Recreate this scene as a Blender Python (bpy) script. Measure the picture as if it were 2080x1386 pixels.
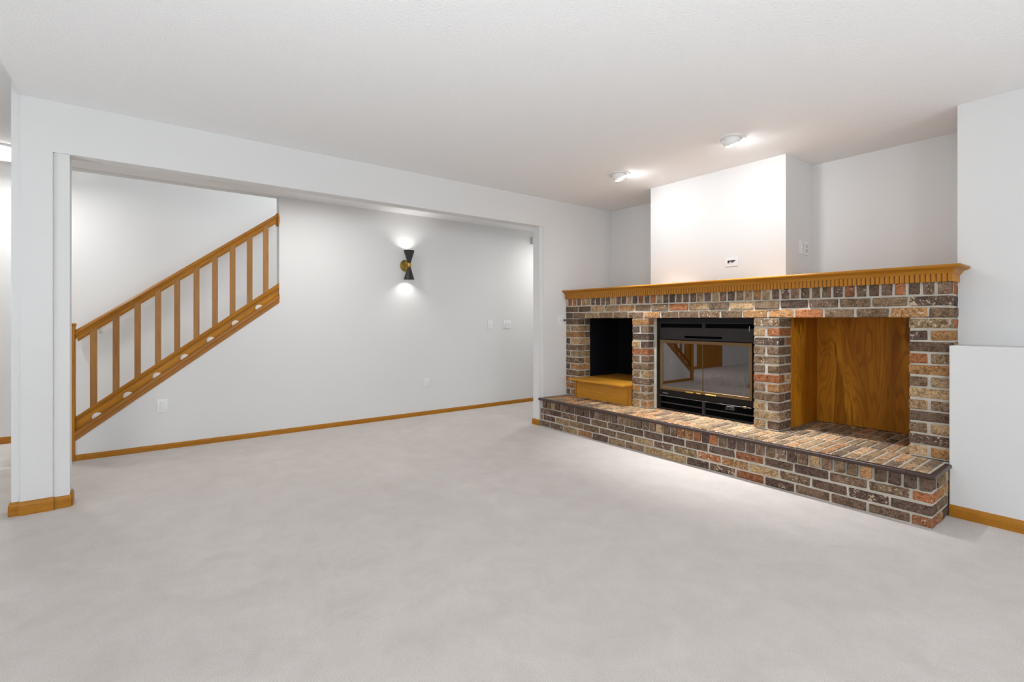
import bpy, bmesh, math, random
from mathutils import Vector, Matrix

for o in list(bpy.data.objects):
    bpy.data.objects.remove(o, do_unlink=True)
SC = bpy.context.scene
COL = SC.collection
R = random.Random(7)

# ------------------------------------------------------------------ camera
cam_d = bpy.data.cameras.new('camera')
cam = bpy.data.objects.new('camera', cam_d)
COL.objects.link(cam)
cam.location = (0, 0, 1.1367)
cam.rotation_euler = (math.pi/2, 0, 0.9222)
cam_d.sensor_width = 36
cam_d.lens = 989.635/2080*36
cam_d.shift_y = -43.85/2080
cam_d.clip_start = 0.02
SC.camera = cam

# ------------------------------------------------------------------ world, exposure
W = bpy.data.worlds.new('world')
SC.world = W
W.use_nodes = True
W.node_tree.nodes['Background'].inputs[0].default_value = (0.75, 0.86, 1.0, 1)
W.node_tree.nodes['Background'].inputs[1].default_value = 1.0
SC.view_settings.view_transform = 'Standard'
SC.view_settings.look = 'None'
SC.view_settings.gamma = 1
SC.view_settings.use_curve_mapping = False
SC.view_settings.exposure = 0.02

def area(name, loc, aim, sx, sy, power, color, shape='RECTANGLE', spread=180, parent=None):
    d = bpy.data.lights.new(name, 'AREA')
    d.shape = shape
    d.size = sx
    d.size_y = sy
    d.energy = power
    d.color = color
    d.spread = math.radians(spread)
    o = bpy.data.objects.new(name, d)
    COL.objects.link(o)
    o.location = loc
    v = Vector(aim)
    o.rotation_euler = v.to_track_quat('-Z', 'Y').to_euler()
    o['kind'] = 'helper'
    if parent:
        o.parent = parent
    return o

DAY = (0.90, 0.955, 1.0)
# daylight through the windows of the walls behind the camera
area('daylight', (3.215, -2.4, 1.45), (-1, 0, -0.5), 1.5, 1.2, 84, DAY)
area('daylight', (3.215, 1.2, 1.45), (-1, 0, -0.5), 1.5, 1.2, 61, DAY)
area('daylight', (0.6, -4.915, 1.1), (0, 1, -0.5), 2.3, 2.0, 30, DAY)
area('daylight', (-5.8, 3.0, 4.9), (0, -0.2, -1), 0.8, 4.0, 240, DAY)  # added fill light at the stairwell top; no window is built there
# ------------------------------------------------------------------ materials
def new_mat(name):
    m = bpy.data.materials.new(name)
    m.use_nodes = True
    nt = m.node_tree
    return m, nt, nt.nodes['Principled BSDF']

def node(nt, t, **kw):
    n = nt.nodes.new(t)
    for k, v in kw.items():
        setattr(n, k, v)
    return n

def ramp(nt, src, stops):
    r = node(nt, 'ShaderNodeValToRGB')
    el = r.color_ramp.elements
    while len(el) < len(stops):
        el.new(0.5)
    for e, (p, c) in zip(el, stops):
        e.position = p
        e.color = (*c, 1)
    nt.links.new(src, r.inputs[0])
    return r.outputs[0]

def mixc(nt, fac, a, b, blend='MIX'):
    n = node(nt, 'ShaderNodeMix', data_type='RGBA', blend_type=blend)
    for sock, val in ((n.inputs[0], fac), (n.inputs[6], a), (n.inputs[7], b)):
        if isinstance(val, (int, float)):
            sock.default_value = val
        elif isinstance(val, tuple):
            sock.default_value = (*val, 1)
        else:
            nt.links.new(val, sock)
    return n.outputs[2]

def noise(nt, vec, scale, detail=3, rough=0.55, dist=0, w=None):
    n = node(nt, 'ShaderNodeTexNoise')
    n.inputs['Scale'].default_value = scale
    n.inputs['Detail'].default_value = detail
    n.inputs['Roughness'].default_value = rough
    n.inputs['Distortion'].default_value = dist
    if w is not None:
        n.noise_dimensions = '4D'
        nt.links.new(w, n.inputs['W'])
    if vec is not None:
        nt.links.new(vec, n.inputs['Vector'])
    return n.outputs[0]

def bump(nt, b, height, strength, dist):
    n = node(nt, 'ShaderNodeBump')
    n.inputs['Strength'].default_value = strength
    n.inputs['Distance'].default_value = dist
    nt.links.new(height, n.inputs['Height'])
    nt.links.new(n.outputs[0], b.inputs['Normal'])

def coords(nt, kind='Object'):
    return node(nt, 'ShaderNodeTexCoord').outputs[kind]

def mapping(nt, vec, scale, rot=(0, 0, 0)):
    n = node(nt, 'ShaderNodeMapping')
    n.inputs['Scale'].default_value = scale
    n.inputs['Rotation'].default_value = rot
    nt.links.new(vec, n.inputs['Vector'])
    return n.outputs[0]

def plain(name, col, rough=0.5, metal=0.0, spec=0.5):
    m, nt, b = new_mat(name)
    b.inputs['Base Color'].default_value = (*col, 1)
    b.inputs['Roughness'].default_value = rough
    b.inputs['Metallic'].default_value = metal
    b.inputs['Specular IOR Level'].default_value = spec
    return m

def paint(name, col, bscale=220, bstr=0.06, rough=0.75):
    m, nt, b = new_mat(name)
    v = coords(nt)
    b.inputs['Roughness'].default_value = rough
    b.inputs['Specular IOR Level'].default_value = 0.25
    n = noise(nt, v, 1.3, 2)
    c = mixc(nt, n, tuple(x*0.985 for x in col), tuple(min(1, x*1.015) for x in col))
    nt.links.new(c, b.inputs['Base Color'])
    bump(nt, b, noise(nt, v, bscale, 2), bstr, 0.004)
    return m

M_WALL = paint('wall_paint', (0.76, 0.757, 0.75))
M_PLATE = plain('white_plastic', (0.82, 0.82, 0.82), 0.35)

def ceiling_mat():
    m, nt, b = new_mat('popcorn_ceiling')
    v = coords(nt)
    b.inputs['Base Color'].default_value = (0.90, 0.90, 0.90, 1)
    b.inputs['Roughness'].default_value = 0.95
    b.inputs['Specular IOR Level'].default_value = 0.1
    h = ramp(nt, noise(nt, v, 95, 4, 0.6), [(0.42, (0, 0, 0)), (0.68, (1, 1, 1))])
    bump(nt, b, h, 0.28, 0.009)
    return m
M_CEIL = ceiling_mat()

def carpet_mat():
    m, nt, b = new_mat('beige_carpet')
    v = coords(nt)
    n1 = noise(nt, v, 0.9, 4, 0.6, 0.6)
    n2 = noise(nt, v, 300, 3, 0.8)
    n3 = noise(nt, v, 5.5, 6, 0.7, 0.4)
    c = ramp(nt, n1, [(0.3, (0.72, 0.665, 0.625)), (0.7, (0.82, 0.765, 0.725))])
    c = mixc(nt, ramp(nt, n3, [(0.35, (0, 0, 0)), (0.68, (0.7, 0.7, 0.7))]), c, (0.63, 0.570, 0.530))
    c = mixc(nt, ramp(nt, n2, [(0.36, (0.75, 0.75, 0.75)), (0.60, (0, 0, 0))]), c, (0.47, 0.42, 0.385))
    nt.links.new(c, b.inputs['Base Color'])
    b.inputs['Roughness'].default_value = 1
    b.inputs['Specular IOR Level'].default_value = 0.05
    b.inputs['Sheen Weight'].default_value = 0.25
    b.inputs['Sheen Roughness'].default_value = 0.6
    bump(nt, b, noise(nt, v, 230, 3, 0.75), 0.5, 0.006)
    return m
M_CARPET = carpet_mat()

def oak(name, axis, c1=(0.36, 0.138, 0.010), c2=(0.48, 0.205, 0.020), dark=(0.22, 0.075, 0.006), rough=0.42, rotx=0.0, freq=1.0):
    m, nt, b = new_mat(name)
    v = coords(nt)
    if rotx:
        v = mapping(nt, v, (1, 1, 1), (rotx, 0, 0))
    s = [26*freq, 26*freq, 26*freq]
    s[axis] = 1.6*freq
    mv = mapping(nt, v, tuple(s))
    n1 = noise(nt, mv, 1.0, 5, 0.6, 0.8)
    s2 = [230, 230, 230]
    s2[axis] = 9
    n2 = noise(nt, mapping(nt, v, tuple(s2)), 1.0, 3, 0.6)
    c = ramp(nt, n1, [(0.28, c1), (0.72, c2)])
    c = mixc(nt, ramp(nt, n2, [(0.52, (0, 0, 0)), (0.72, (0.65, 0.65, 0.65))]), c, dark)
    nt.links.new(c, b.inputs['Base Color'])
    b.inputs['Roughness'].default_value = rough
    b.inputs['Coat Weight'].default_value = 0.03
    b.inputs['Specular IOR Level'].default_value = 0.22
    b.inputs['Coat Roughness'].default_value = 0.2
    bump(nt, b, n2, 0.08, 0.002)
    return m
M_OAK = [oak('oak_%s' % 'xyz'[i], i) for i in range(3)]
SL = math.atan(0.762)
M_OAK_SLOPE = oak('oak_sloped', 1, rotx=-SL)
M_OAK_BAL = oak('oak_baluster', 2, (0.33, 0.145, 0.035), (0.44, 0.215, 0.060), (0.20, 0.078, 0.02))
M_OAK_BOX = oak('oak_box', 0, (0.52, 0.225, 0.020), (0.64, 0.300, 0.036), (0.34, 0.130, 0.010))
M_OAK_DENT = oak('oak_dentil', 2, (0.42, 0.165, 0.015), (0.52, 0.220, 0.026), (0.28, 0.10, 0.008))

def plywood():
    m, nt, b = new_mat('stained_plywood')
    v = coords(nt)
    mv = mapping(nt, v, (4.2, 4.2, 0.55))
    n1 = noise(nt, mv, 1.0, 3, 0.5, 0.5)
    # cathedral figure: many thin contour lines of a stretched noise
    n0 = noise(nt, mapping(nt, v, (6.0, 6.0, 1.1)), 1.0, 2, 0.45, 0.4)
    k = node(nt, 'ShaderNodeMath', operation='MULTIPLY')
    k.inputs[1].default_value = 95
    nt.links.new(n0, k.inputs[0])
    sn = node(nt, 'ShaderNodeMath', operation='SINE')
    nt.links.new(k.outputs[0], sn.inputs[0])
    n2 = noise(nt, mapping(nt, v, (160, 160, 6)), 1.0, 3)
    c = ramp(nt, n1, [(0.34, (0.37, 0.128, 0.006)), (0.50, (0.55, 0.215, 0.012)), (0.555, (0.64, 0.265, 0.016)), (0.565, (0.34, 0.118, 0.005)), (0.75, (0.48, 0.182, 0.010))])
    c = mixc(nt, ramp(nt, sn.outputs[0], [(0.0, (0, 0, 0)), (0.9, (0.34, 0.34, 0.34))]), c, (0.20, 0.065, 0.003))
    c = mixc(nt, ramp(nt, n2, [(0.5, (0, 0, 0)), (0.75, (0.4, 0.4, 0.4))]), c, (0.18, 0.058, 0.004))
    nt.links.new(c, b.inputs['Base Color'])
    b.inputs['Roughness'].default_value = 0.5
    b.inputs['Specular IOR Level'].default_value = 0.2
    return m
M_PLY = plywood()

def brick_mat():
    m, nt, b = new_mat('tumbled_brick')
    oi = node(nt, 'ShaderNodeObjectInfo')
    v = coords(nt)
    mul = node(nt, 'ShaderNodeMath', operation='MULTIPLY')
    mul.inputs[1].default_value = 61.0
    nt.links.new(oi.outputs['Random'], mul.inputs[0])
    w = mul.outputs[0]
    n1 = noise(nt, v, 30, 5, 0.7, 0.8, w)
    n2 = noise(nt, v, 120, 3, 0.75, 0.3, w)
    n3 = noise(nt, v, 34, 4, 0.7, 1.3, w)
    base = oi.outputs['Color']
    dk = mixc(nt, 1.0, base, (0.40, 0.355, 0.32), 'MULTIPLY')
    c = mixc(nt, ramp(nt, n1, [(0.42, (0.9, 0.9, 0.9)), (0.56, (0, 0, 0))]), base, dk)
    c = mixc(nt, ramp(nt, n2, [(0.50, (0, 0, 0)), (0.64, (0.75, 0.75, 0.75))]), c, mixc(nt, 1.0, base, (1.9, 1.8, 1.6), 'MULTIPLY'))
    # old mortar smeared on the face
    mul2 = node(nt, 'ShaderNodeMath', operation='MULTIPLY_ADD')
    mul2.inputs[1].default_value = 0.16
    mul2.inputs[2].default_value = -0.07
    nt.links.new(oi.outputs['Random'], mul2.inputs[0])
    addn = node(nt, 'ShaderNodeMath', operation='ADD')
    nt.links.new(n3, addn.inputs[0])
    nt.links.new(mul2.outputs[0], addn.inputs[1])
    c = mixc(nt, ramp(nt, addn.outputs[0], [(0.635, (0, 0, 0)), (0.675, (0.85, 0.85, 0.85))]), c, (0.62, 0.48, 0.34))
    nt.links.new(c, b.inputs['Base Color'])
    b.inputs['Roughness'].default_value = 0.9
    b.inputs['Specular IOR Level'].default_value = 0.2
    bump(nt, b, mixc(nt, 0.5, n1, n2), 0.7, 0.006)
    return m
M_BRICK = brick_mat()

def mortar_mat():
    m, nt, b = new_mat('mortar')
    v = coords(nt)
    c = ramp(nt, noise(nt, v, 14, 4), [(0.3, (0.45, 0.41, 0.345)), (0.7, (0.60, 0.55, 0.475))])
    nt.links.new(c, b.inputs['Base Color'])
    b.inputs['Roughness'].default_value = 0.95
    bump(nt, b, noise(nt, v, 160, 3), 0.5, 0.004)
    return m
M_MORTAR = mortar_mat()

M_TRIM = plain('brown_trim', (0.055, 0.030, 0.024), 0.38)
M_BLACK = plain('black_metal', (0.006, 0.0055, 0.0055), 0.5, 0, 0.3)
M_HOOD = plain('charcoal_metal', (0.022, 0.018, 0.018), 0.5, 0, 0.35)
M_VOID = plain('firebox_black', (0.004, 0.004, 0.005), 0.9, 0, 0.1)  # near-black for the whole firebox interior
M_LINING = plain('black_lining', (0.006, 0.006, 0.009), 0.8, 0, 0.15)
M_BRONZE = plain('bronze', (0.21, 0.13, 0.065), 0.4, 0.8)
M_BRASS = plain('brass', (0.75, 0.50, 0.13), 0.25, 1.0)
M_BRASS2 = plain('satin_brass', (0.42, 0.30, 0.08), 0.35, 0.9)
M_LEVER = plain('dark_steel', (0.10, 0.09, 0.085), 0.45, 0.7)
M_STEEL = plain('steel', (0.45, 0.44, 0.43), 0.3, 1.0)
M_GRATE = plain('ash_grey_iron', (0.30, 0.28, 0.26), 0.8)
M_SHADE = plain('sconce_black', (0.022, 0.020, 0.020), 0.4)
M_DARKPLASTIC = plain('dark_plastic', (0.02, 0.02, 0.022), 0.4)
M_GREYBOX = plain('grey_plastic', (0.55, 0.55, 0.55), 0.6)

def emis(name, col, strength):
    m, nt, b = new_mat(name)
    b.inputs['Base Color'].default_value = (0.9, 0.9, 0.9, 1)
    b.inputs['Emission Color'].default_value = (*col, 1)
    b.inputs['Emission Strength'].default_value = strength
    return m
WARM = (0.97, 0.985, 1.0)
NEUT = (1.0, 0.985, 0.965)

def glass_mat():
    m, nt, b = new_mat('smoked_fire_glass')
    nt.nodes.remove(b)
    t = node(nt, 'ShaderNodeBsdfTransparent')
    t.inputs[0].default_value = (0.55, 0.52, 0.50, 1)
    g = node(nt, 'ShaderNodeBsdfGlossy')
    g.inputs['Color'].default_value = (0.95, 0.9, 0.88, 1)
    g.inputs['Roughness'].default_value = 0.02
    mx = node(nt, 'ShaderNodeMixShader')
    mx.inputs[0].default_value = 0.22
    nt.links.new(t.outputs[0], mx.inputs[1])
    nt.links.new(g.outputs[0], mx.inputs[2])
    nt.links.new(mx.outputs[0], nt.nodes['Material Output'].inputs[0])
    return m
M_GLASS = glass_mat()

# ------------------------------------------------------------------ geometry helpers
class MB:
    def __init__(self):
        self.bm = bmesh.new()
    def box(self, x0, x1, y0, y1, z0, z1, bev=0.0, seg=1):
        bm = self.bm if not bev else bmesh.new()
        vs = [bm.verts.new((x, y, z)) for x in (x0, x1) for y in (y0, y1) for z in (z0, z1)]
        for f in ((0, 1, 3, 2), (4, 6, 7, 5), (0, 4, 5, 1), (2, 3, 7, 6), (0, 2, 6, 4), (1, 5, 7, 3)):
            bm.faces.new([vs[i] for i in f])
        if bev:
            bmesh.ops.bevel(bm, geom=list(bm.edges), offset=bev, segments=seg, affect='EDGES', profile=0.6)
            self.add(bm)
        return self
    def add(self, bm, mat=None):
        if mat is not None:
            bm.transform(mat)
        tmp = bpy.data.meshes.new('tmp')
        bm.to_mesh(tmp)
        bm.free()
        self.bm.from_mesh(tmp)
        bpy.data.meshes.remove(tmp)
        return self
    def prism(self, pts, vec):
        """closed polygon pts (3D) extruded by vec"""
        bm = self.bm
        a = [bm.verts.new(p) for p in pts]
        b = [bm.verts.new(Vector(p)+Vector(vec)) for p in pts]
        n = len(pts)
        bm.faces.new(a)
        bm.faces.new(list(reversed(b)))
        for i in range(n):
            bm.faces.new([a[i], b[i], b[(i+1) % n], a[(i+1) % n]])
        bmesh.ops.recalc_face_normals(bm, faces=list(bm.faces))
        return self
    def lathe(self, prof, loc, axis=(0, 0, 1), n=28, capped=True):
        """prof: list of (radius, height) along axis"""
        bm = bmesh.new()
        rings = []
        for r, h in prof:
            rings.append([bm.verts.new((r*math.cos(2*math.pi*i/n), r*math.sin(2*math.pi*i/n), h)) for i in range(n)])
        for a, b in zip(rings, rings[1:]):
            for i in range(n):
                bm.faces.new([a[i], a[(i+1) % n], b[(i+1) % n], b[i]])
        if capped:
            bm.faces.new(list(reversed(rings[0])))
            bm.faces.new(rings[-1])
        q = Vector((0, 0, 1)).rotation_difference(Vector(axis).normalized())
        self.add(bm, Matrix.Translation(Vector(loc)) @ q.to_matrix().to_4x4())
        return self
    def sweep(self, sections):
        """list of equal-length closed sections (3D points), capped"""
        bm = self.bm
        rs = [[bm.verts.new(p) for p in s] for s in sections]
        n = len(rs[0])
        for a, b in zip(rs, rs[1:]):
            for i in range(n):
                bm.faces.new([a[i], a[(i+1) % n], b[(i+1) % n], b[i]])
        bm.faces.new(rs[0])
        bm.faces.new(list(reversed(rs[-1])))
        bmesh.ops.recalc_face_normals(bm, faces=list(bm.faces))
        return self
    def mesh(self, name, origin=(0, 0, 0), smooth=False):
        if any(origin):
            bmesh.ops.translate(self.bm, verts=self.bm.verts, vec=-Vector(origin))
        me = bpy.data.meshes.new(name)
        self.bm.to_mesh(me)
        self.bm.free()
        if smooth:
            for p in me.polygons:
                p.use_smooth = True
            me.set_sharp_from_angle(angle=math.radians(40))
        return me

ORIG = {}
def link(name, me, mat, parent=None, loc=(0, 0, 0)):
    o = bpy.data.objects.new(name, me)
    if mat is not None and len(me.materials) == 0:
        me.materials.append(mat)
    COL.objects.link(o)
    o.location = loc
    if parent is not None:
        o.parent = parent
    return o

def root_origin(p):
    while p.parent is not None:
        p = p.parent
    return ORIG[p.name]

def part(name, mb, mat, parent, smooth=False, label=None):
    """mesh written in world coordinates, child of parent"""
    o = link(name, mb.mesh(name, root_origin(parent), smooth), mat, parent)
    if label:
        o['label'] = label
    return o

def thing(name, label, cat, loc, group=None):
    o = bpy.data.objects.new(name, None)
    o.empty_display_size = 0.05
    COL.objects.link(o)
    o.location = loc
    ORIG[o.name] = Vector(loc)
    o['label'] = label
    o['category'] = cat
    if group:
        o['group'] = group
    return o

def struct(name, mb, mat, label=None, cat=None):
    o = link(name, mb.mesh(name), mat)
    o['kind'] = 'structure'
    o['label'] = label or name.replace('_', ' ')
    ORIG[o.name] = Vector((0, 0, 0))
    if cat:
        o['category'] = cat
    return o

# ------------------------------------------------------------------ key dimensions (metres)
XP = -3.973          # face of the left partition
XB = -5.238          # hall wall behind the opening
XF = -6.35           # far wall beyond the stairs
H = 2.44
YP = 3.7675          # face of the brick fireplace
YA = 4.52            # back of the alcoves
YC = 4.0296          # face of the chimney breast
XE = -0.7256         # end of the right wall
YR = 3.953           # face of the right wall
YH = 3.394           # face of the raised hearth
XR = -0.722          # right end of the brickwork
ZT = 0.302           # top of the hearth
ZL = 1.148           # underside of the lintel
ZM = 1.458           # top of the mantel

# ------------------------------------------------------------------ structure
struct('floor', MB().box(-6.45, 3.35, -5.1, 5.75, -0.1, 0), M_CARPET, 'pale beige cut pile carpet over the whole floor')
struct('ceiling', MB().box(-3.99, 3.3, -0.566, 4.62, H, 2.66), M_CEIL, 'white popcorn ceiling over the fireplace room')
struct('ceiling_high', MB().box(-6.45, 3.3, -5.1, -0.566, 2.56, 2.66), M_CEIL, 'higher textured ceiling beyond the column')
struct('ceiling_hall', MB().box(-5.245, -4.09, -0.60, 5.7, 2.355, 2.655), M_CEIL, 'low ceiling of the hall behind the opening')
struct('ceiling_stair', MB().box(-6.45, -5.2, -0.7, 5.75, 5.0, 5.1), M_CEIL)
struct('wall_left', MB()
       .box(-4.09, -3.988, -0.6055, -0.354, 0, 2.56)
       .box(-4.09, -3.988, -0.354, 3.39, 2.137, 2.56)
       .box(-4.09, -3.988, 3.39, 5.7, 0, 2.56)
       .box(-3.988, XP, -0.566, -0.428, 0, H)
       .box(-3.988, XP, -0.428, 3.435, 2.1375, H)
       .box(-3.988, XP, 3.435, YA, 0, H), M_WALL, 'white partition with the wide cased opening to the hall')
wl = MB().box(-5.35, XB, 1.077, 5.7, 0, 5.0).box(-5.35, XB, -0.60, 1.077, 2.355, 5.0)
kb, ks = 0.4879, 0.7575
zk = lambda y: kb + 0.03 + ks*y
wl.prism([(XB, -0.44, 0), (XB, 1.077, 0), (XB, 1.077, zk(1.077)), (XB, -0.44, zk(-0.44))], (-0.112, 0, 0))
struct('wall_hall', wl, M_WALL, 'white hall wall with sconce, its near end stepping down under the stair railing')
struct('wall_far', MB().box(-6.45, XF, -5.1, 5.75, 0, 5.0), M_WALL, 'white wall on the far side of the stairs')
struct('wall_stair', MB().box(XF, -5.24, -0.70, -0.60, 2.56, 5.0).box(XF, -4.09, 5.6, 5.75, 0, 5.0), M_WALL)
struct('wall_back', MB().box(-3.99, XE, YA, 4.62, 0, 2.5), M_WALL, 'white back wall of the alcoves above the mantel')
struct('wall_chimney', MB().box(-3.0305, -1.752, YC, YA, ZM, H), M_WALL, 'white chimney breast above the mantel')
struct('wall_right', MB().box(XE, 3.3, YR, 4.62, 0, H), M_WALL, 'white wall right of the fireplace')
struct('wall_low', MB().box(XR+0.002, 3.3, 3.724, YR, 0, 0.985, 0.004), M_WALL, 'white waist high half wall butting against the hearth end')
# walls behind the camera, with their windows
wn = MB()
wn.box(3.2, 3.3, -5.1, 3.953, 0, 0.85).box(3.2, 3.3, -5.1, 3.953, 2.05, 2.56)
for a, b in ((-5.1, -3.15), (-1.65, 0.45), (1.95, 3.953)):
    wn.box(3.2, 3.3, a, b, 0.85, 2.05)
struct('wall_window', wn, M_WALL)
wn = MB()
wn.box(-6.45, -0.55, -5.1, -5.0, 0, 2.56).box(1.75, 3.3, -5.1, -5.0, 0, 2.56).box(-0.55, 1.75, -5.1, -5.0, 2.1, 2.56)
struct('wall_front', wn, M_WALL)
def window(name, f, verts):
    o = struct(name, f, M_PLATE)
    return o
for k, (a, b) in enumerate(((-3.15, -1.65), (0.45, 1.95))):
    f = MB()
    for z0, z1 in ((0.85, 0.9), (2.0, 2.05)):
        f.box(3.22, 3.29, a, b, z0, z1)
    for y0, y1 in ((a, a+.05), (b-.05, b), ((a+b)/2-.02, (a+b)/2+.02)):
        f.box(3.22, 3.29, y0, y1, 0.9, 2.0)
    struct('window_%d' % (k+1), f, M_PLATE)
f = MB()
for x0, x1 in ((-.55, -.48), (.57, .63), (1.68, 1.75)):
    f.box(x0, x1, -5.09, -4.93, 0, 2.1)
f.box(-.48, 1.68, -5.09, -4.93, 2.04, 2.1)
struct('door_1', f, M_PLATE, 'white sliding patio door behind the camera')
# oak door on the far wall, seen only mirrored in the fire glass
d = struct('door_2', MB().box(XF, XF+0.035, -3.42, -2.5, 0, 2.03, 0.003), M_OAK[2], 'oak door in the far wall')
part('door_casing', MB().box(XF, XF+0.02, -2.5, -2.43, 0, 2.1).box(XF, XF+0.02, -3.49, -3.42, 0, 2.1).box(XF, XF+0.02, -3.42, -2.5, 2.03, 2.1), M_OAK[2], d)

# ---- baseboards (oak)
def base_prof(h, t):
    return [(0, 0), (t, 0), (t, h*0.72), (t*0.75, h*0.86), (t*0.4, h), (0, h)]
def base_y(name, x, y0, y1, h, t, sgn, label):
    m = MB()
    m.prism([(x+sgn*a, y0, z) for a, z in base_prof(h, t)], (0, y1-y0, 0))
    return struct(name, m, M_OAK[1], label)
def base_x(name, y, x0, x1, h, t, label):
    m = MB()
    m.prism([(x0, y-a, z) for a, z in base_prof(h, t)], (x1-x0, 0, 0))
    return struct(name, m, M_OAK[0], label)
base_y('baseboard_hall', XB, -0.43, 5.6, 0.047, 0.012, 1, 'low oak baseboard along the hall wall')
base_y('baseboard_far', XF, -2.43, -0.64, 0.062, 0.012, 1, 'oak baseboard on the far wall, left of the column')
base_x('baseboard_right', 3.724, XR+0.004, 3.2, 0.068, 0.012, 'oak baseboard under the half wall')
cb = MB()
cb.prism([(XP+a, -0.573, z) for a, z in base_prof(0.078, 0.013)], (0, 0.150, 0))
cb.prism([(-3.988+a, -0.612, z) for a, z in base_prof(0.078, 0.013)], (0, 0.039, 0))
cb.prism([(-3.988+a, -0.4275, z) for a, z in base_prof(0.07, 0.013)], (0, 0.0815, 0))
cb.prism([(-4.09, -0.354+a, z) for a, z in base_prof(0.078, 0.013)], (0.095, 0, 0))
cb.prism([(-4.09, -0.6055-a, z) for a, z in base_prof(0.078, 0.013)], (0.108, 0, 0))
struct('baseboard_column', cb, M_OAK[1], 'oak baseboard wrapping the foot of the white column')
jb = MB()
jb.prism([(-4.095, 3.39-a, z) for a, z in base_prof(0.06, 0.012)], (0.119, 0, 0))
struct('baseboard_jamb', jb, M_OAK[0], 'short oak baseboard at the right jamb beside the hearth')

# ------------------------------------------------------------------ bricks
PAL = [((0.150, 0.100, 0.070), 5), ((0.205, 0.140, 0.090), 6), ((0.30, 0.210, 0.125), 4), ((0.40, 0.275, 0.155), 3),
       ((0.36, 0.145, 0.065), 3), ((0.37, 0.200, 0.090), 4), ((0.115, 0.078, 0.062), 3)]
POOL = [c for c, n in PAL for _ in range(n)]
DARKPOOL = POOL + [(0.130, 0.085, 0.068)]*14 + [(0.165, 0.108, 0.080)]*14 + [(0.21, 0.135, 0.095)]*8 + [(0.30, 0.125, 0.062)]*4
TOPPOOL = [(0.36, 0.255, 0.155), (0.47, 0.33, 0.20), (0.56, 0.37, 0.22), (0.28, 0.20, 0.125), (0.44, 0.29, 0.17), (0.50, 0.28, 0.15), (0.22, 0.155, 0.11)]  # hearth-top bricks, paler: part of the lamplight is put into the colour
BR = {}
def brick_mesh(w, d, h):
    key = (round(w, 3), round(d, 3), round(h, 3), R.randrange(4))
    if key in BR:
        return BR[key]
    bm = bmesh.new()
    vs = [bm.verts.new((x*w/2, y*d/2, z*h/2)) for x in (-1, 1) for y in (-1, 1) for z in (-1, 1)]
    for f in ((0, 1, 3, 2), (4, 6, 7, 5), (0, 4, 5, 1), (2, 3, 7, 6), (0, 2, 6, 4), (1, 5, 7, 3)):
        bm.faces.new([vs[i] for i in f])
    bmesh.ops.bevel(bm, geom=list(bm.edges), offset=0.0045, segments=1, affect='EDGES')
    for v in bm.verts:
        v.co += Vector((R.uniform(-1, 1), R.uniform(-1, 1), R.uniform(-1, 1)))*0.0022
    me = bpy.data.meshes.new('brick')
    bm.to_mesh(me)
    bm.free()
    me.materials.append(M_BRICK)
    BR[key] = me
    return me

NB = {}
def brick(parent, x0, x1, y0, y1, z0, z1, pool=POOL, jit=0.0025):
    me = brick_mesh(x1-x0, y1-y0, z1-z0)
    o = bpy.data.objects.new('brick', me)
    COL.objects.link(o)
    o.parent = parent
    c = Vector(((x0+x1)/2, (y0+y1)/2, (z0+z1)/2)) + Vector((R.uniform(-jit, jit)*.5, R.uniform(-jit, jit), R.uniform(-jit, jit)*.4))
    o.location = c - ORIG[parent.name]
    o.rotation_euler = (R.uniform(-.008, .008), R.uniform(-.008, .008), R.uniform(-.008, .008))
    k = R.choice(pool)
    f = R.uniform(0.85, 1.18)
    o.color = (k[0]*f, k[1]*f, k[2]*f, 1)
    NB[parent.name] = NB.get(parent.name, 0)+1
    return o

# ---- raised hearth
hearth = thing('raised_hearth', 'long raised brick hearth with dark brown edging along the carpet', 'hearth', ((XP+XR)/2, 3.6, 0))
mh = MB()
mh.box(XP, XR-0.006, YH+0.006, 3.83, 0, ZT-0.006)
mh.box(XP, XR-0.006, 3.83, 4.44, 0.2, ZT-0.006)
part('mortar', mh, M_MORTAR, hearth)
G = 0.0125
def course(parent, joints, x0, x1, y0, y1, z0, z1, pool=POOL):
    js = [x0] + [j for j in joints if x0+0.02 < j < x1-0.02] + [x1]
    for i, (a, b) in enumerate(zip(js, js[1:])):
        brick(parent, a+(G/2 if i else 0), b-(G/2 if i < len(js)-2 else 0), y0, y1, z0, z1, pool)
def joints(start, pitch, n=24, j=0.006):
    return sorted([start-pitch*k+R.uniform(-j, j) for k in range(n)])
HZ = [(0.006, 0.058), (0.071, 0.124), (0.138, 0.190)]
course(hearth, joints(-0.815, 0.2005), XP+.004, XR, YH, YH+0.09, *HZ[0], DARKPOOL)
course(hearth, joints(-0.918, 0.2015), XP+.004, XR, YH, YH+0.09, *HZ[1], DARKPOOL)
course(hearth, joints(-0.82, 0.2015), XP+.004, XR, YH, YH+0.09, *HZ[2], DARKPOOL)
PR = 0.0686
x = XR-0.003
k = 0
rx = []
while x-PR > XP-0.03:
    a = max(x-PR+G*1.1, XP+.002)
    rx.append((a, x))
    brick(hearth, a, x, YH-0.008, YH+0.082, 0.2015, 0.284, DARKPOOL)
    x -= PR
# right end of the hearth
for i, (z0, z1) in enumerate(HZ):
    if i % 2 == 0:
        brick(hearth, XR-0.09, XR+0.001, YH+0.10, YH+0.19, z0, z1)
        brick(hearth, XR-0.09, XR+0.001, YH+0.20, 3.72, z0, z1)
    else:
        brick(hearth, XR-0.09, XR+0.001, YH+0.10, YH+0.305, z0, z1)
for j in range(3):
    y = YH+0.10+j*PR*1.15
    brick(hearth, XR-0.085, XR+0.002, y, y+0.066, 0.2015, 0.284)
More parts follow.
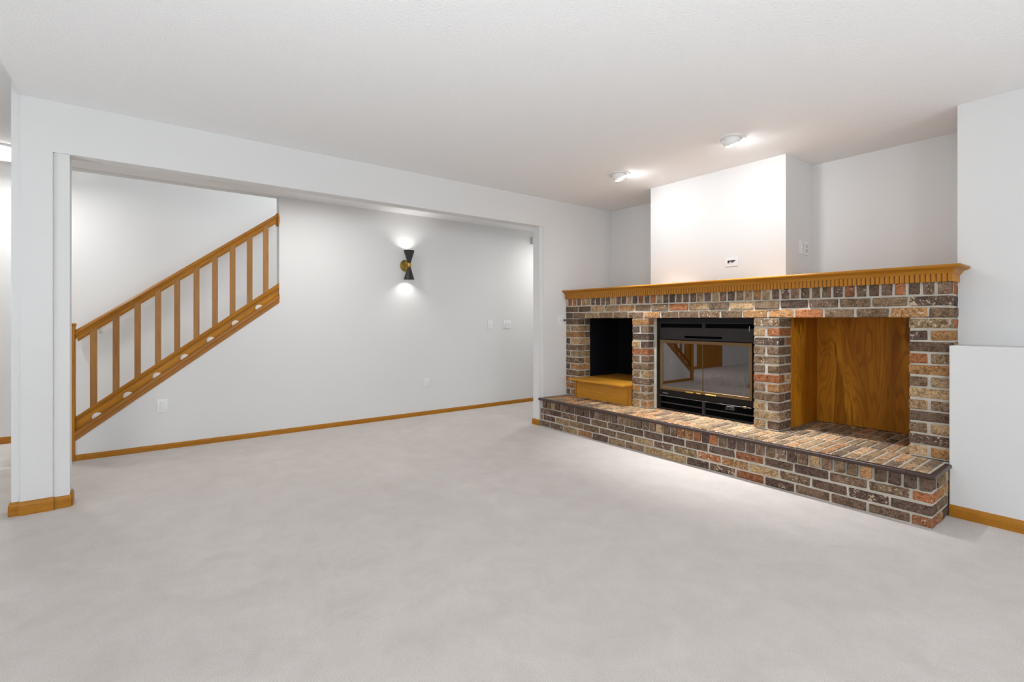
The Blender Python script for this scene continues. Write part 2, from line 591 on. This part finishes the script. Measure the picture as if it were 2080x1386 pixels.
# the top, rowlocks laid front to back
rows = [(3.412, 3.536), (3.549, 3.762)]
for r, (y0, y1) in enumerate(rows):
    x = -0.7515
    while x > XP+0.03:
        a = max(x-PR+G*1.2, XP+.003)
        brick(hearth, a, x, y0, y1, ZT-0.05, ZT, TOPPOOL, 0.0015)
        x -= PR
# strip in front of the fire and the floor of the right niche
x = -1.882
while x > -2.84:
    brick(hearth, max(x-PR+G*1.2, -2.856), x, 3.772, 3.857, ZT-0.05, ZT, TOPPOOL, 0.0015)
    x -= PR
for y0, y1 in ((3.772, 3.972), (3.983, 4.172), (4.183, 4.366), (4.377, 4.438)):
    x = -0.93
    while x > -1.67:
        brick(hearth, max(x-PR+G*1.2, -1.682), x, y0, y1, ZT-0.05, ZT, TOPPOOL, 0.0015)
        x -= PR
# dark brown bullnose edging: long front piece, corner piece with its return
def bull(n=6):
    pts = [(0.0, 0.272), ]
    for i in range(n+1):
        a = -math.pi/2 + math.pi*i/n
        pts.append((0.020+0.010*math.cos(a), 0.2855+0.0125*math.sin(a)))
    pts.append((0.0, 0.2985))
    return pts
# d is measured outwards from y = YH (front) / x = XR (end)
tp = [(d-0.008, z) for d, z in bull()]
m = MB().sweep([[(X, YH-d, z) for d, z in tp] for X in (XP-0.012, -0.832)])
part('edge_trim', m, M_TRIM, hearth, True)
m = MB().sweep([[(-0.830, YH-d, z) for d, z in tp], [(XR+d-0.006, YH-d, z) for d, z in tp], [(XR+d-0.006, 3.722, z) for d, z in tp]])
part('edge_trim', m, M_TRIM, hearth, True, 'brown corner piece of the hearth edging')

# ---- brick surround
fire = thing('brick_fireplace', 'wide tumbled brick fireplace front with three openings under the mantel', 'fireplace', ((XP+XR)/2, YP+.1, ZT))
PIER = [(XP+.003, -3.777, 0.183), (-3.051, -2.860, 0.081), (-1.876, -1.684, 0.195), (-0.917, XR, 0.185)]
mm = MB()
for x0, x1, dp in PIER:
    mm.box(x0+0.005, x1-0.006, YP+0.006, YP+dp, ZT, ZL)
mm.box(XP, XR-0.006, YP+0.006, YP+0.18, ZL+0.004, ZM-0.02)
mm.box(-2.866, -2.833, YP+0.083, YP+0.10, ZT, ZL)
part('mortar', mm, M_MORTAR, fire)
CP = (ZL-ZT-0.004)/12
for pi, (x0, x1, dp) in enumerate(PIER):
    for c in range(12):
        z0 = ZT+0.008+c*CP
        z1 = z0+CP-0.0125
        mid = (x0+x1)/2 + (0.0 if pi else -0.03)
        # c counted from the bottom: odd courses show one long brick
        if c % 2 == 1:
            brick(fire, x0, x1, YP, YP+0.095, z0, z1)
            if dp > 0.15:
                brick(fire, x1-0.09, x1, YP+0.106, YP+dp, z0, z1)
        else:
            brick(fire, x0, mid-G/2-.003, YP, YP+0.08, z0, z1)
            brick(fire, mid+G/2+.003, x1, YP, YP+dp, z0, z1)
course(fire, joints(-0.82, 0.1905), XP+.003, XR, YP, YP+0.10, ZL+0.002, ZL+0.059)
course(fire, joints(-0.918, 0.1912), XP+.003, XR, YP, YP+0.10, ZL+0.071, ZL+0.128)
x = XR-0.004
while x-PR > XP-0.03:
    brick(fire, max(x-PR+G*1.1, XP+.002), x, YP, YP+0.095, ZL+0.140, ZL+0.222, DARKPOOL)
    x -= PR
for zz in ((ZL+0.002, ZL+0.059), (ZL+0.071, ZL+0.128)):
    brick(fire, XR-0.08, XR, YP+0.111, YR-0.002, *zz)
brick(fire, XR-0.08, XR, YP+0.105, YR-0.002, ZL+0.140, ZL+0.222)

# ---- plywood lined right niche
nic = thing('niche_lining', 'orange brown plywood lining of the open niche at the right of the fireplace', 'panel', (-1.3, 4.44, ZT))
NX0, NX1, NYB = -1.684, -0.917, 4.44
part('back_panel', MB().box(NX0-.012, NX1+.012, NYB, NYB+0.012, ZT, ZL+.012), M_PLY, nic)
part('side_panel', MB().box(NX0-.012, NX0, YP+0.196, NYB, ZT, ZL), M_PLY, nic)
part('side_panel', MB().box(NX1, NX1+.012, YP+0.186, NYB, ZT, ZL), M_PLY, nic)
part('top_panel', MB().box(NX0-.012, NX1+.012, YP+0.181, NYB, ZL, ZL+.012), M_PLY, nic)

# ---- left niche: black lining
nl = thing('black_niche_lining', 'black lining of the firewood niche left of the fire', 'panel', (-3.4, 4.2, 0.5))
part('back_panel', MB().box(-3.789, -3.039, 4.42, 4.432, 0.49, ZL), M_LINING, nl)
part('side_panel', MB().box(-3.789, -3.777, YP+0.184, 4.42, 0.49, ZL), M_LINING, nl)
part('side_panel', MB().box(-3.051, -3.039, YP+0.082, 4.42, 0.49, ZL), M_LINING, nl)
part('top_panel', MB().box(-3.789, -3.039, YP+0.181, 4.432, ZL, ZL+.012), M_LINING, nl)

# ---- oak box with overhanging lid in front of the left niche
bx = thing('oak_firewood_box', 'low honey oak box with overhanging lid standing on the hearth under the black niche', 'box', (-3.42, 3.74, ZT))
part('front_panel', MB().box(-3.780, -3.075, 3.744, 3.756, ZT+.012, 0.491), M_OAK_BOX, bx)
part('corner_post', MB().box(-3.800, -3.780, 3.732, 3.764, ZT, 0.491, 0.002), M_OAK[2], bx)
part('corner_post', MB().box(-3.075, -3.048, 3.732, 3.764, ZT, 0.491, 0.002), M_OAK[2], bx)
part('bottom_rail', MB().box(-3.780, -3.075, 3.742, 3.764, ZT, ZT+.012), M_OAK_BOX, bx)
lid = MB()
lid.box(-3.790, -3.045, 3.628, 3.7655, 0.4915, 0.511, 0.005, 2)
part('lid', lid, M_OAK_BOX, bx)
part('niche_shelf', MB().box(-3.776, -3.052, 3.764, 4.419, 0.492, 0.510), M_OAK_BOX, bx)

# ---- fireplace insert
FY = 3.86
ins = thing('fireplace_insert', 'black metal fireplace insert with bronze framed glass doors between the brick piers', 'fireplace insert', (-2.354, FY, ZT))
IX0, IX1, IXC = -2.832, -1.878, -2.355
fr = MB()
fr.box(IX0, -2.792, FY, FY+0.03, ZT, 1.145).box(-1.922, IX1, FY, FY+0.03, ZT, 1.145)
fr.box(-2.792, -1.922, FY, FY+0.03, 1.103, 1.145).box(-2.792, -1.922, FY, FY+0.03, ZT, 0.318)
fr.box(-2.792, -1.922, FY, FY+0.03, 0.431, 0.488)
part('frame', fr, M_BLACK, ins)
hd = MB()
HZ0, HZ1 = 0.953, 1.062
hd.box(-2.792, -2.539, FY-0.004, FY+0.01, HZ0, HZ1).box(-2.182, -1.922, FY-0.004, FY+0.01, HZ0, HZ1)
hd.box(-2.539, -2.182, FY-0.004, FY+0.01, HZ0, 0.970).box(-2.539, -2.182, FY-0.004, FY+0.01, 0.990, HZ1)
hd.box(-2.792, -1.922, FY-0.006, FY-0.004, HZ1-.006, HZ1)
part('hood', hd, M_HOOD, ins)
part('grille_post', MB().box(IXC-.014, IXC+.014, FY+.002, FY+0.02, 1.062, 1.103), M_HOOD, ins)
part('grille_edge', MB().box(-2.792, -1.922, FY-0.003, FY, 1.100, 1.106), M_HOOD, ins)
part('grille_post', MB().box(IXC-.012, IXC+.012, FY-.002, FY+0.02, 0.318, 0.431), M_HOOD, ins)
part('grille_slat', MB().box(-2.792, -1.922, FY+.004, FY+0.03, 0.362, 0.372), M_HOOD, ins)
fb = MB()
fb.box(IX0, IX1, 4.38, 4.40, ZT, 1.14).box(IX0, IX0+.01, FY+.03, 4.38, ZT, 1.14).box(IX1-.01, IX1, FY+.03, 4.38, ZT, 1.14)
fb.box(IX0, IX1, FY+.03, 4.38, 1.13, 1.14).box(IX0, IX1, FY+.03, 4.38, 0.470, 0.480).box(IX0+.01, IX1-.01, FY+.06, FY+.07, ZT, 0.47)
fb.box(IX0+.01, IX1-.01, FY+.05, FY+.06, 0.95, 1.13)
part('firebox', fb, M_VOID, ins)
part('damper_pin', MB().box(-1.952, -1.946, FY-.012, FY, 1.040, 1.082), M_STEEL, ins)
# doors
for s, (a, b) in (('l', (-2.788, IXC)), ('r', (IXC, -1.926))):
    dm = MB()
    y0, y1 = FY-0.016, FY+0.004
    ra, rb = (a+.026, b) if s == 'l' else (a, b-.022)
    dm.box(ra, rb, y0, y1, 0.920, 0.948, 0.002).box(ra, rb, y0, y1, 0.489, 0.516, 0.002)
    if s == 'l':
        dm.box(a, a+.026, y0, y1, 0.489, 0.948, 0.002)
        dm.box(b-.0035, b-.0005, y0+.004, y1, 0.516, 0.92)
    else:
        dm.box(b-.022, b, y0, y1, 0.489, 0.948, 0.002)
    dr = part('glass_door', dm, M_BRONZE, ins)
    if s == 'l':
        part('pane', MB().box(a+.02, b-.001, y0+.008, y0+.013, 0.512, 0.925), M_GLASS, dr)
    else:
        part('pane', MB().box(a+.001, b-.018, y0+.008, y0+.013, 0.512, 0.925), M_GLASS, dr)
    for (c0, c1) in (((-2.512, -2.434), (-2.405, -2.362)) if s == 'l' else ((-2.322, -2.219),)):
        hm = MB().box(c0, c1, y0-.018, y0-.008, 0.489, 0.500, 0.003)
        hm.box(c0+.01, c0+.016, y0-.010, y0+.002, 0.491, 0.498).box(c1-.016, c1-.01, y0-.010, y0+.002, 0.491, 0.498)
        part('handle', hm, M_BRASS, dr)
lev = MB().box(-2.798, -1.930, FY-0.020, FY-0.012, 0.427, 0.434, 0.002).box(-2.78, -2.76, FY-.014, FY, 0.428, 0.433).box(-1.96, -1.94, FY-.014, FY, 0.428, 0.433)
part('lever_rail', lev, M_LEVER, ins)
part('lever_knob', MB().box(-1.992, -1.962, FY-0.034, FY-0.020, 0.424, 0.442, 0.004), M_BRONZE, ins)
part('badge', MB().box(-2.766, -2.712, FY-0.004, FY, 0.452, 0.459, 0.001), M_STEEL, ins)
part('control_valve', MB().box(-2.15, -2.08, FY-.004, FY+.05, 0.385, 0.422, 0.006).lathe([(.012, 0), (.012, .02)], (-2.135, FY-.002, .404), (0, -1, 0), 12), M_DARKPLASTIC, ins)
# log grate behind the glass
gr = thing('fire_grate', 'grey iron log grate standing inside the firebox behind the glass', 'grate', (-2.30, 4.1, 0.48))
for i in range(7):
    xx = -2.52+i*0.075
    part('grate_bar', MB().sweep([[(xx-.008, y, z), (xx+.008, y, z), (xx+.008, y+.012, z+.012), (xx-.008, y+.012, z+.012)] for y, z in ((3.97, .64), (4.0, .545), (4.06, .53), (4.22, .53), (4.26, .62))]), M_GRATE, gr)
cr = MB()
for y in (4.04, 4.22):
    cr.box(-2.53, -2.06, y, y+.016, 0.516, 0.532)
    for xx in (-2.49, -2.10):
        cr.box(xx-.008, xx+.008, y, y+.014, 0.481, 0.52)
part('grate_frame', cr, M_GRATE, gr)

# ------------------------------------------------------------------ mantel
man = thing('mantel_shelf', 'long honey oak mantel with crown moulding and a dentil band along the brick front', 'mantel', ((XP+XR)/2, 3.8, ZL+.212))
DY = 3.752
DX = -0.711
DZ0, DZ1 = 1.360, 1.412
sh = MB().box(XP+.001, XE-.001, DY+0.006, YC-0.001, ZM-0.017, ZM-.001)
sh.box(XP+.001, -3.0315, YC-.001, YA-.001, ZM-.017, ZM-.001).box(-1.751, XE-.001, YC-.001, YA-.001, ZM-.017, ZM-.001)
part('shelf', sh, M_OAK[0], man)
CR = [(-0.004, DZ1-.004), (0.004, DZ1-.004), (0.0055, DZ1+.003), (0.009, DZ1+.006), (0.010, DZ1+.011), (0.014, DZ1+.016), (0.020, DZ1+.020), (0.027, DZ1+.023),
      (0.034, DZ1+.026), (0.036, DZ1+.028), (0.041, DZ1+.029), (0.0445, DZ1+.033), (0.0455, DZ1+.038), (0.0440, DZ1+.043), (0.040, ZM), (-0.004, ZM)]
part('crown', MB().sweep([[(XP+.001, DY-d, z) for d, z in CR], [(DX+d, DY-d, z) for d, z in CR], [(DX+d, YR-.001, z) for d, z in CR]]), M_OAK[0], man, True)
part('backing_board', MB().box(XP+.001, DX-.0035, DY+.0035, YP-0.0005, DZ0+.002, ZM-.018).box(XR, DX-.0035, YP-.0005, YR-.001, DZ0+.002, ZM-.018), oak('oak_backing', 0, (0.16, 0.058, 0.008), (0.22, 0.085, 0.012)), man)
dmesh = MB().box(-.0098, .0098, 0, .0075, DZ0, DZ1-.003, .0012).mesh('dentil')
dmesh.materials.append(M_OAK_DENT)
dmesh2 = MB().box(-.0075, 0, -.0098, .0098, DZ0, DZ1-.003, .0012).mesh('dentil')
dmesh2.materials.append(M_OAK_DENT)
PD = 0.02527
n = int((DX-XP)/PD)
for i in range(n+1):
    xx = DX-.0098-i*PD
    if xx-.0098 < XP:
        break
    o = link('dentil', dmesh, None, man)
    o.location = Vector((xx, DY, 0))-ORIG[man.name]
for i in range(8):
    yy = DY+.0115+.0098+i*PD
    if yy+.0098 > YR:
        break
    o = link('dentil', dmesh2, None, man)
    o.location = Vector((DX, yy, 0))-ORIG[man.name]

# ------------------------------------------------------------------ stairs
M_STAIRCARPET_LIT = paint('stair_carpet_lit', (0.80, 0.74, 0.68), 300, 0.4, 1.0)  # stairwell light put into the colour, paler than the floor carpet
st = thing('staircase', 'carpeted staircase rising behind the oak railing', 'stairs', (-5.8, -0.3, 0))
sm = []
y0s, run = -0.297, 0.1997
kt, kts = 0.5665, 0.7584
for k in range(17):
    yk = y0s+run*k
    zc = kt+kts*yk-0.004
    m = MB()
    zb = max(0, zc-.30)
    m.box(XF+.001, -5.352, yk, min(yk+run+0.02, 5.6), zb, zc-.060)
    m.lathe([(0.022, 0), (0.022, 1.0)], (XF+.001, yk, zc-.082), (1, 0, 0), 14)
    if yk < 1.0:
        m.lathe([(0.035, 0), (0.035, 0.106), (0.029, 0.113), (0.016, 0.117)], (-5.3545, yk, zc), (1, 0, 0), 18)
    part('tread', m, M_STAIRCARPET_LIT, st, True)
part('bottom_landing', MB().box(XF+.001, -5.36, -0.70, -0.297, 0, 0.20, 0.02, 2), M_CARPET, st, True)

rl = thing('stair_railing', 'oak stair railing with ten square balusters on sloping oak trim', 'railing', (-5.26, -0.44, 0))
def slope_piece(x0, x1, f0, f1, ya, yb, prof=None):
    """bar between two sloping lines; f = (z at y=0, slope)"""
    za = lambda f, y: f[0]+f[1]*y
    m = MB()
    m.sweep([[(x0, y, za(f0, y)), (x1, y, za(f0, y)), (x1, y, za(f1, y)), (x0, y, za(f1, y))] for y in (ya, yb)])
    return m
def slope_prof(pts, ya, yb, f0, f1):
    """pts: (x, t) t in 0..1 between lower line f0 and upper line f1"""
    z = lambda y, t: (f0[0]+f0[1]*y)*(1-t)+(f1[0]+f1[1]*y)*t
    return MB().sweep([[(x, y, z(y, t)) for x, t in pts] for y in (ya, yb)])
capb, capt = (0.4879, 0.7575), (0.5665, 0.7584)
part('sloping_trim', slope_prof([(XB+.0005, 0), (XB+.010, 0), (XB+.012, .45), (XB+.018, .55), (XB+.018, .92), (XB+.012, 1), (-5.262, 1), (-5.262, .75), (XB+.0005, .75)], -0.438, 1.0765, capb, capt), oak('oak_sloping_trim', 1, (0.33, 0.130, 0.022), (0.43, 0.185, 0.038), rotx=-SL), rl)
part('skirt_board', slope_prof([(-5.29, 0), (-5.262, 0), (-5.262, 1), (-5.29, 1)], -0.432, 1.0765, (0.520, 0.7578), (0.6435, 0.7400)), oak('oak_skirt', 1, (0.46, 0.185, 0.008), (0.58, 0.25, 0.015), rotx=-SL), rl)
part('shoe_rail', slope_prof([(-5.295, 0), (-5.252, 0), (-5.250, .3), (-5.236, .35), (-5.232, .7), (-5.238, 1), (-5.295, 1)], -0.432, 1.0765, (0.632, 0.742), (0.6769, 0.7605)), M_OAK_SLOPE, rl, True)
part('handrail', slope_prof([(-5.285, 0), (-5.235, 0), (-5.233, .18), (-5.240, .32), (-5.240, .42), (-5.229, .55), (-5.229, .75), (-5.240, .93), (-5.252, 1), (-5.268, 1), (-5.280, .93), (-5.291, .75), (-5.291, .55), (-5.280, .42), (-5.280, .32), (-5.287, .18)],
                            -0.432, 1.058, (1.3092, 0.7719), (1.3779, 0.7572)), M_OAK_SLOPE, rl, True)
part('rosette', MB().lathe([(.060, 0), (.068, .006), (.068, .012), (.058, .020)], (-5.275, 1.0765, 2.128), (0, -1, 0), 28), M_OAK[2], rl, True)
bal = MB()
w, t = 0.0222, 0.015
def zsh(y): return 0.672+0.7605*y
def zrl(y): return 1.314+0.7719*y
BAL = [-0.3205, -0.1775, -0.0345, 0.107, 0.245, 0.3895, 0.534, 0.6765, 0.820, 0.961]
for y in BAL:
    m = MB().sweep([[(-5.275, y-w, z(y-w)), (-5.245, y-w, z(y-w)), (-5.245, y+w, z(y+w)), (-5.275, y+w, z(y+w))] for z in (zsh, zrl)])
    part('baluster', m, M_OAK_BAL, rl)
nw = MB().box(-5.310, -5.215, -0.525, -0.4325, 0, 1.085, 0.004)
nw.box(-5.315, -5.210, -0.530, -0.4275, 1.085, 1.106, 0.006)
part('newel_post', nw, M_OAK[2], rl)

# far handrail on the stair wall
fh = thing('wall_handrail', 'slim oak handrail fixed to the far stair wall behind the balusters', 'handrail', (-6.29, -0.34, 1.0))
part('rail', slope_prof([(-6.315, 0), (-6.265, 0), (-6.258, .35), (-6.262, .8), (-6.28, 1), (-6.30, 1), (-6.318, .8), (-6.322, .35)], -0.50, 1.32, (1.3073, 0.7667), (1.362, 0.7667)), M_OAK_SLOPE, fh, True)
for y in (-0.335,):
    zb = 1.3073+.7667*y
    b = MB().lathe([(.016, 0), (.016, .006)], (XF, y, zb-.045), (1, 0, 0), 14)
    b.box(XF, -6.285, y-.005, y+.005, zb-.050, zb-.040, .002).box(-6.296, -6.284, y-.005, y+.005, zb-.05, zb+.002, .002)
    part('bracket', b, M_STEEL, fh)

# ------------------------------------------------------------------ wall sconce
SY, SZ, SX = 2.42, 1.757, -5.135
sc = thing('wall_sconce', 'black double cone wall sconce with brass back plate glowing up and down', 'lamp', (XB, SY, SZ))
part('back_plate', MB().lathe([(.066, 0), (.068, .004), (.066, .012), (.030, .016)], (XB, SY, SZ), (1, 0, 0), 32), M_BRASS2, sc, True)
part('arm', MB().lathe([(.012, 0), (.012, .09)], (XB+.012, SY, SZ), (1, 0, 0), 16), M_BRASS2, sc, True)
part('collar', MB().lathe([(.020, -.024), (.023, -.02), (.023, .02), (.020, .024)], (SX, SY, SZ), (0, 0, 1), 24), M_BRASS2, sc, True)
M_LENS = emis('sconce_lens', NEUT, 5)
for s in (1, -1):
    c = MB().lathe([(.0175, .022), (.0615, .166), (.0600, .166), (.0165, .024)], (SX, SY, SZ), (0, 0, s), 36, capped=False)
    sp = part('shade', c, M_SHADE, sc, True)
    part('lens', MB().lathe([(.0400, .103), (.0400, .105)], (SX, SY, SZ), (0, 0, s), 32), M_LENS, sp)
    L = area('sconce_glow', (SX-XB, 0, s*.114), (0, 0, s), .070, .070, 0.85, NEUT, 'DISK', 180, sc)

# ------------------------------------------------------------------ ceiling eyeball lights
BEAM = 54
M_BULB = emis('eyeball_bulb', (0.98, 0.99, 1.0), 85)
def eyeball(x, y, tilt, label, power):
    e = thing('eyeball_downlight', label, 'ceiling light', (x, y, H), 'eyeball downlights above the fireplace')
    part('trim_ring', MB().lathe([(.098, 0), (.097, -.005), (.090, -.009), (.068, -.007), (.0655, -.001)], (x, y, H), (0, 0, 1), 40), M_PLATE, e, True)
    ax = Vector(tilt).normalized()
    c = Vector((x, y, H-0.007))
    prof = []
    for i in range(13):
        a = math.radians(140 - i*7.0)
        prof.append((.063*math.sin(a), .063*math.cos(a)))
    prof += [(.0485, .0345), (.047, .031)]
    part('eyeball', MB().lathe(prof, c, ax, 32, capped=False), M_PLATE, e, True)
    bb = part('bulb', MB().lathe([(.0465, .030), (.044, .040), (.034, .047), (.015, .051)], c, ax, 28), M_BULB, e, True)
    p = c+ax*.054-Vector((x, y, H))
    area('downlight_glow', p, ax, .07, .07, power, (0.97, 0.985, 1.0), 'DISK', 180, e)
    d = bpy.data.lights.new('downlight_beam', 'SPOT')
    d.energy = power*BEAM
    d.spot_size = math.radians(64)
    d.spot_blend = 1.0
    d.shadow_soft_size = 0.03
    d.color = WARM
    o = bpy.data.objects.new('downlight_beam', d)
    COL.objects.link(o)
    o['kind'] = 'helper'
    o.location = p+ax*.004
    o.rotation_euler = Vector((ax.x*.6, .11, -1)).to_track_quat('-Z', 'Y').to_euler()
    o.parent = e
    return e
eyeball(-1.842, 3.372, (0.05, 0.45, -1), 'white eyeball downlight in the ceiling, the right one, nearer the alcove', 2.9)
eyeball(-2.901, 3.400, (0.28, 0.42, -1), 'white eyeball downlight in the ceiling, the left one, nearer the opening', 2.9)

# added fill lights, built as can uplights, unseen behind and beside the camera
def uplight(x, y, aim, label, power):
    u = thing('fill_uplight', label, 'added fill light', (x, y, 0), 'added fill uplights behind the camera')
    part('can', MB().lathe([(.075, 0), (.080, .01), (.080, .24), (.074, .24), (.070, .20)], (x, y, 0), (0, 0, 1), 28, capped=False), M_BLACK, u, True)
    part('lens', MB().lathe([(.069, .195), (.069, .20)], (x, y, 0), (0, 0, 1), 24), emis('fill_uplight_lens', NEUT, 6), u)
    d = bpy.data.lights.new('fill_uplight_beam', 'SPOT')
    d.energy = power
    d.spot_size = math.radians(105)
    d.spot_blend = 1.0
    d.shadow_soft_size = 0.07
    d.color = UPC
    o = bpy.data.objects.new('fill_uplight_beam', d)
    COL.objects.link(o)
    o['kind'] = 'helper'
    o.location = (0, 0, .26)
    o.rotation_euler = (Vector(aim)-Vector((x, y, .26))).to_track_quat('-Z', 'Y').to_euler()
    o.parent = u
UPC = (0.90, 0.955, 1.0)
uplight(1.3, 3.1, (-0.4, 2.0, H), 'added black can fill light near the half wall, out of the picture at the right', 55)
uplight(-2.9, -1.9, (-2.6, 0.3, H), 'added black can fill light out of the picture beyond the column', 62)
uplight(0.5, -0.7, (-0.1, 0.1, H), 'added black can fill light on the carpet right behind the camera', 310)

# flush light by the stairs, partly behind the column
fx = thing('flush_ceiling_light', 'round glowing flush ceiling light left of the column', 'ceiling light', (-5.76, -0.939, 2.56))
part('rim', MB().lathe([(.150, 0), (.150, -.018), (.142, -.024)], (-5.76, -.939, 2.56), (0, 0, 1), 40), M_PLATE, fx, True)
part('diffuser', MB().lathe([(.140, -.02), (.136, -.055), (.10, -.085), (.04, -.096)], (-5.76, -.939, 2.56), (0, 0, 1), 40), emis('diffuser_glow', NEUT, 10), fx, True)
area('flush_glow', (0, 0, -.11), (0, 0, -1), .22, .22, 10, NEUT, 'DISK', 180, fx)
# added fill lamp farther down the hall, out of sight behind the partition
hall_fill = thing('flush_ceiling_light', 'added round fill light on the ceiling at the far end of the hall', 'ceiling light', (-4.66, 4.6, 2.355))
part('rim', MB().lathe([(.150, 0), (.150, -.018), (.142, -.024)], (-4.66, 4.6, 2.355), (0, 0, 1), 40), M_PLATE, hall_fill, True)
part('diffuser', MB().lathe([(.140, -.02), (.136, -.055), (.10, -.085), (.04, -.096)], (-4.66, 4.6, 2.355), (0, 0, 1), 40), emis('hall_fill_glow', NEUT, 5), hall_fill, True)
area('flush_glow', (0, 0, -.11), (0, 0, -1), .22, .22, 10, NEUT, 'DISK', 180, hall_fill)

# added slim fill light tucked up behind the header of the opening
header_fill = thing('flush_ceiling_light', 'added slim round fill light in the hall, hidden behind the header', 'ceiling light', (-4.40, 1.3, 2.355))
part('rim', MB().lathe([(.110, 0), (.110, -.012), (.104, -.016)], (-4.40, 1.3, 2.355), (0, 0, 1), 32), M_PLATE, header_fill, True)
part('diffuser', MB().lathe([(.103, -.014), (.09, -.024), (.04, -.028)], (-4.40, 1.3, 2.355), (0, 0, 1), 32), emis('header_fill_glow', NEUT, 6), header_fill, True)
area('header_fill_area', (0, 0, -.04), (0, 0, -1), .18, .18, 9, NEUT, 'DISK', 180, header_fill)

# ------------------------------------------------------------------ wall plates
def frame_for(n):
    """local (u right, v up, w out) -> world axes for a wall with outward normal n"""
    n = Vector(n)
    up = Vector((0, 0, 1))
    u = up.cross(n)
    return Matrix((u, up, n)).transposed().to_4x4()
def plate(name, label, cat, c, n, w, h, bits, group=None):
    t = thing(name, label, cat, c, group)
    F = Matrix.Translation(Vector(c)) @ frame_for(n)
    def loc(mb):
        bmesh.ops.transform(mb.bm, matrix=F, verts=mb.bm.verts)
        return mb
    part('cover_plate', loc(MB().box(-w/2, w/2, -h/2, h/2, 0, .006, .0022, 2)), M_PLATE, t, True)
    for bit, mb, mat in bits:
        part(bit, loc(mb), mat, t)
    return t
def toggle(u, mat=None):
    return [('toggle', MB().box(u-.005, u+.005, -.009, .011, .005, .016, .002), M_PLATE), ('screw', MB().lathe([(.003, 0), (.003, .001)], (u, .03, .006), (0, 0, 1), 10), M_PLATE), ('screw', MB().lathe([(.003, 0), (.003, .001)], (u, -.03, .006), (0, 0, 1), 10), M_PLATE)]
def duplex():
    r = []
    for v in (.020, -.020):
        r.append(('receptacle', MB().box(-.016, .016, v-.014, v+.014, .005, .0085, .002), M_PLATE))
        r.append(('slot', MB().box(-.0075, -.005, v-.003, v+.006, .0085, .0089).box(.005, .0075, v-.003, v+.006, .0085, .0089).box(-.002, .002, v-.010, v-.006, .0085, .0089), M_GREYBOX))
    return r
PX = (1, 0, 0)
plate('wall_outlet', 'white duplex outlet on the hall wall just below the sloping stair trim', 'outlet', (XB, .137, .385), PX, .078, .115, duplex())
plate('wall_outlet', 'small white outlet low on the hall wall below and right of the sconce', 'outlet', (XB, 2.70, .384), PX, .072, .108, duplex())
plate('light_switch', 'single white light switch on the hall wall, left of the double one', 'switch', (XB, 3.608, 1.07), PX, .075, .112, toggle(0))
plate('light_switch', 'double white light switch on the hall wall near the right jamb', 'switch', (XB, 3.886, 1.071), PX, .128, .112, toggle(-.023)+toggle(.023))
plate('dimmer_switch', 'white two gang plate with a black knob tight against the left edge of the bricks', 'switch', (XP, 3.702, 1.128), PX, .114, .112,
      toggle(-.023)+[('knob', MB().lathe([(.009, .005), (.011, .012), (.009, .026)], (.030, 0, 0), (0, 0, 1), 16), M_DARKPLASTIC)])
tv = [('connector', MB().box(u0, u1, v0, v1, .006, .011), M_DARKPLASTIC) for u0, u1, v0, v1 in ((-.034, -.022, -.008, .014), (-.018, -.004, .004, .013), (0, .012, -.006, .014), (.014, .030, .004, .014))]
plate('media_wall_plate', 'white media plate with dark connectors low on the chimney breast above the mantel', 'wall plate', (-2.191, YC, 1.630), (0, -1, 0), .115, .078, tv)
plate('wall_outlet', 'plain white plate on the side of the chimney breast, nearer its front edge', 'outlet', (-1.752, 4.300, 1.730), PX, .074, .112, toggle(0))
plate('wall_outlet', 'white outlet with dark slots on the side of the chimney breast, deeper in the alcove', 'outlet', (-1.752, 4.392, 1.726), PX, .078, .118,
      [('receptacle', MB().box(-.016, .016, v-.014, v+.014, .005, .0085, .002), M_GREYBOX) for v in (.02, -.02)])
ch = thing('door_chime', 'small grey chime box high on the hall wall at the right jamb', 'chime', (XB, 4.36, 2.235))
part('housing', MB().box(XB, XB+.04, 4.297, 4.43, 2.188, 2.28, .004), M_GREYBOX, ch)
print('bricks', NB)
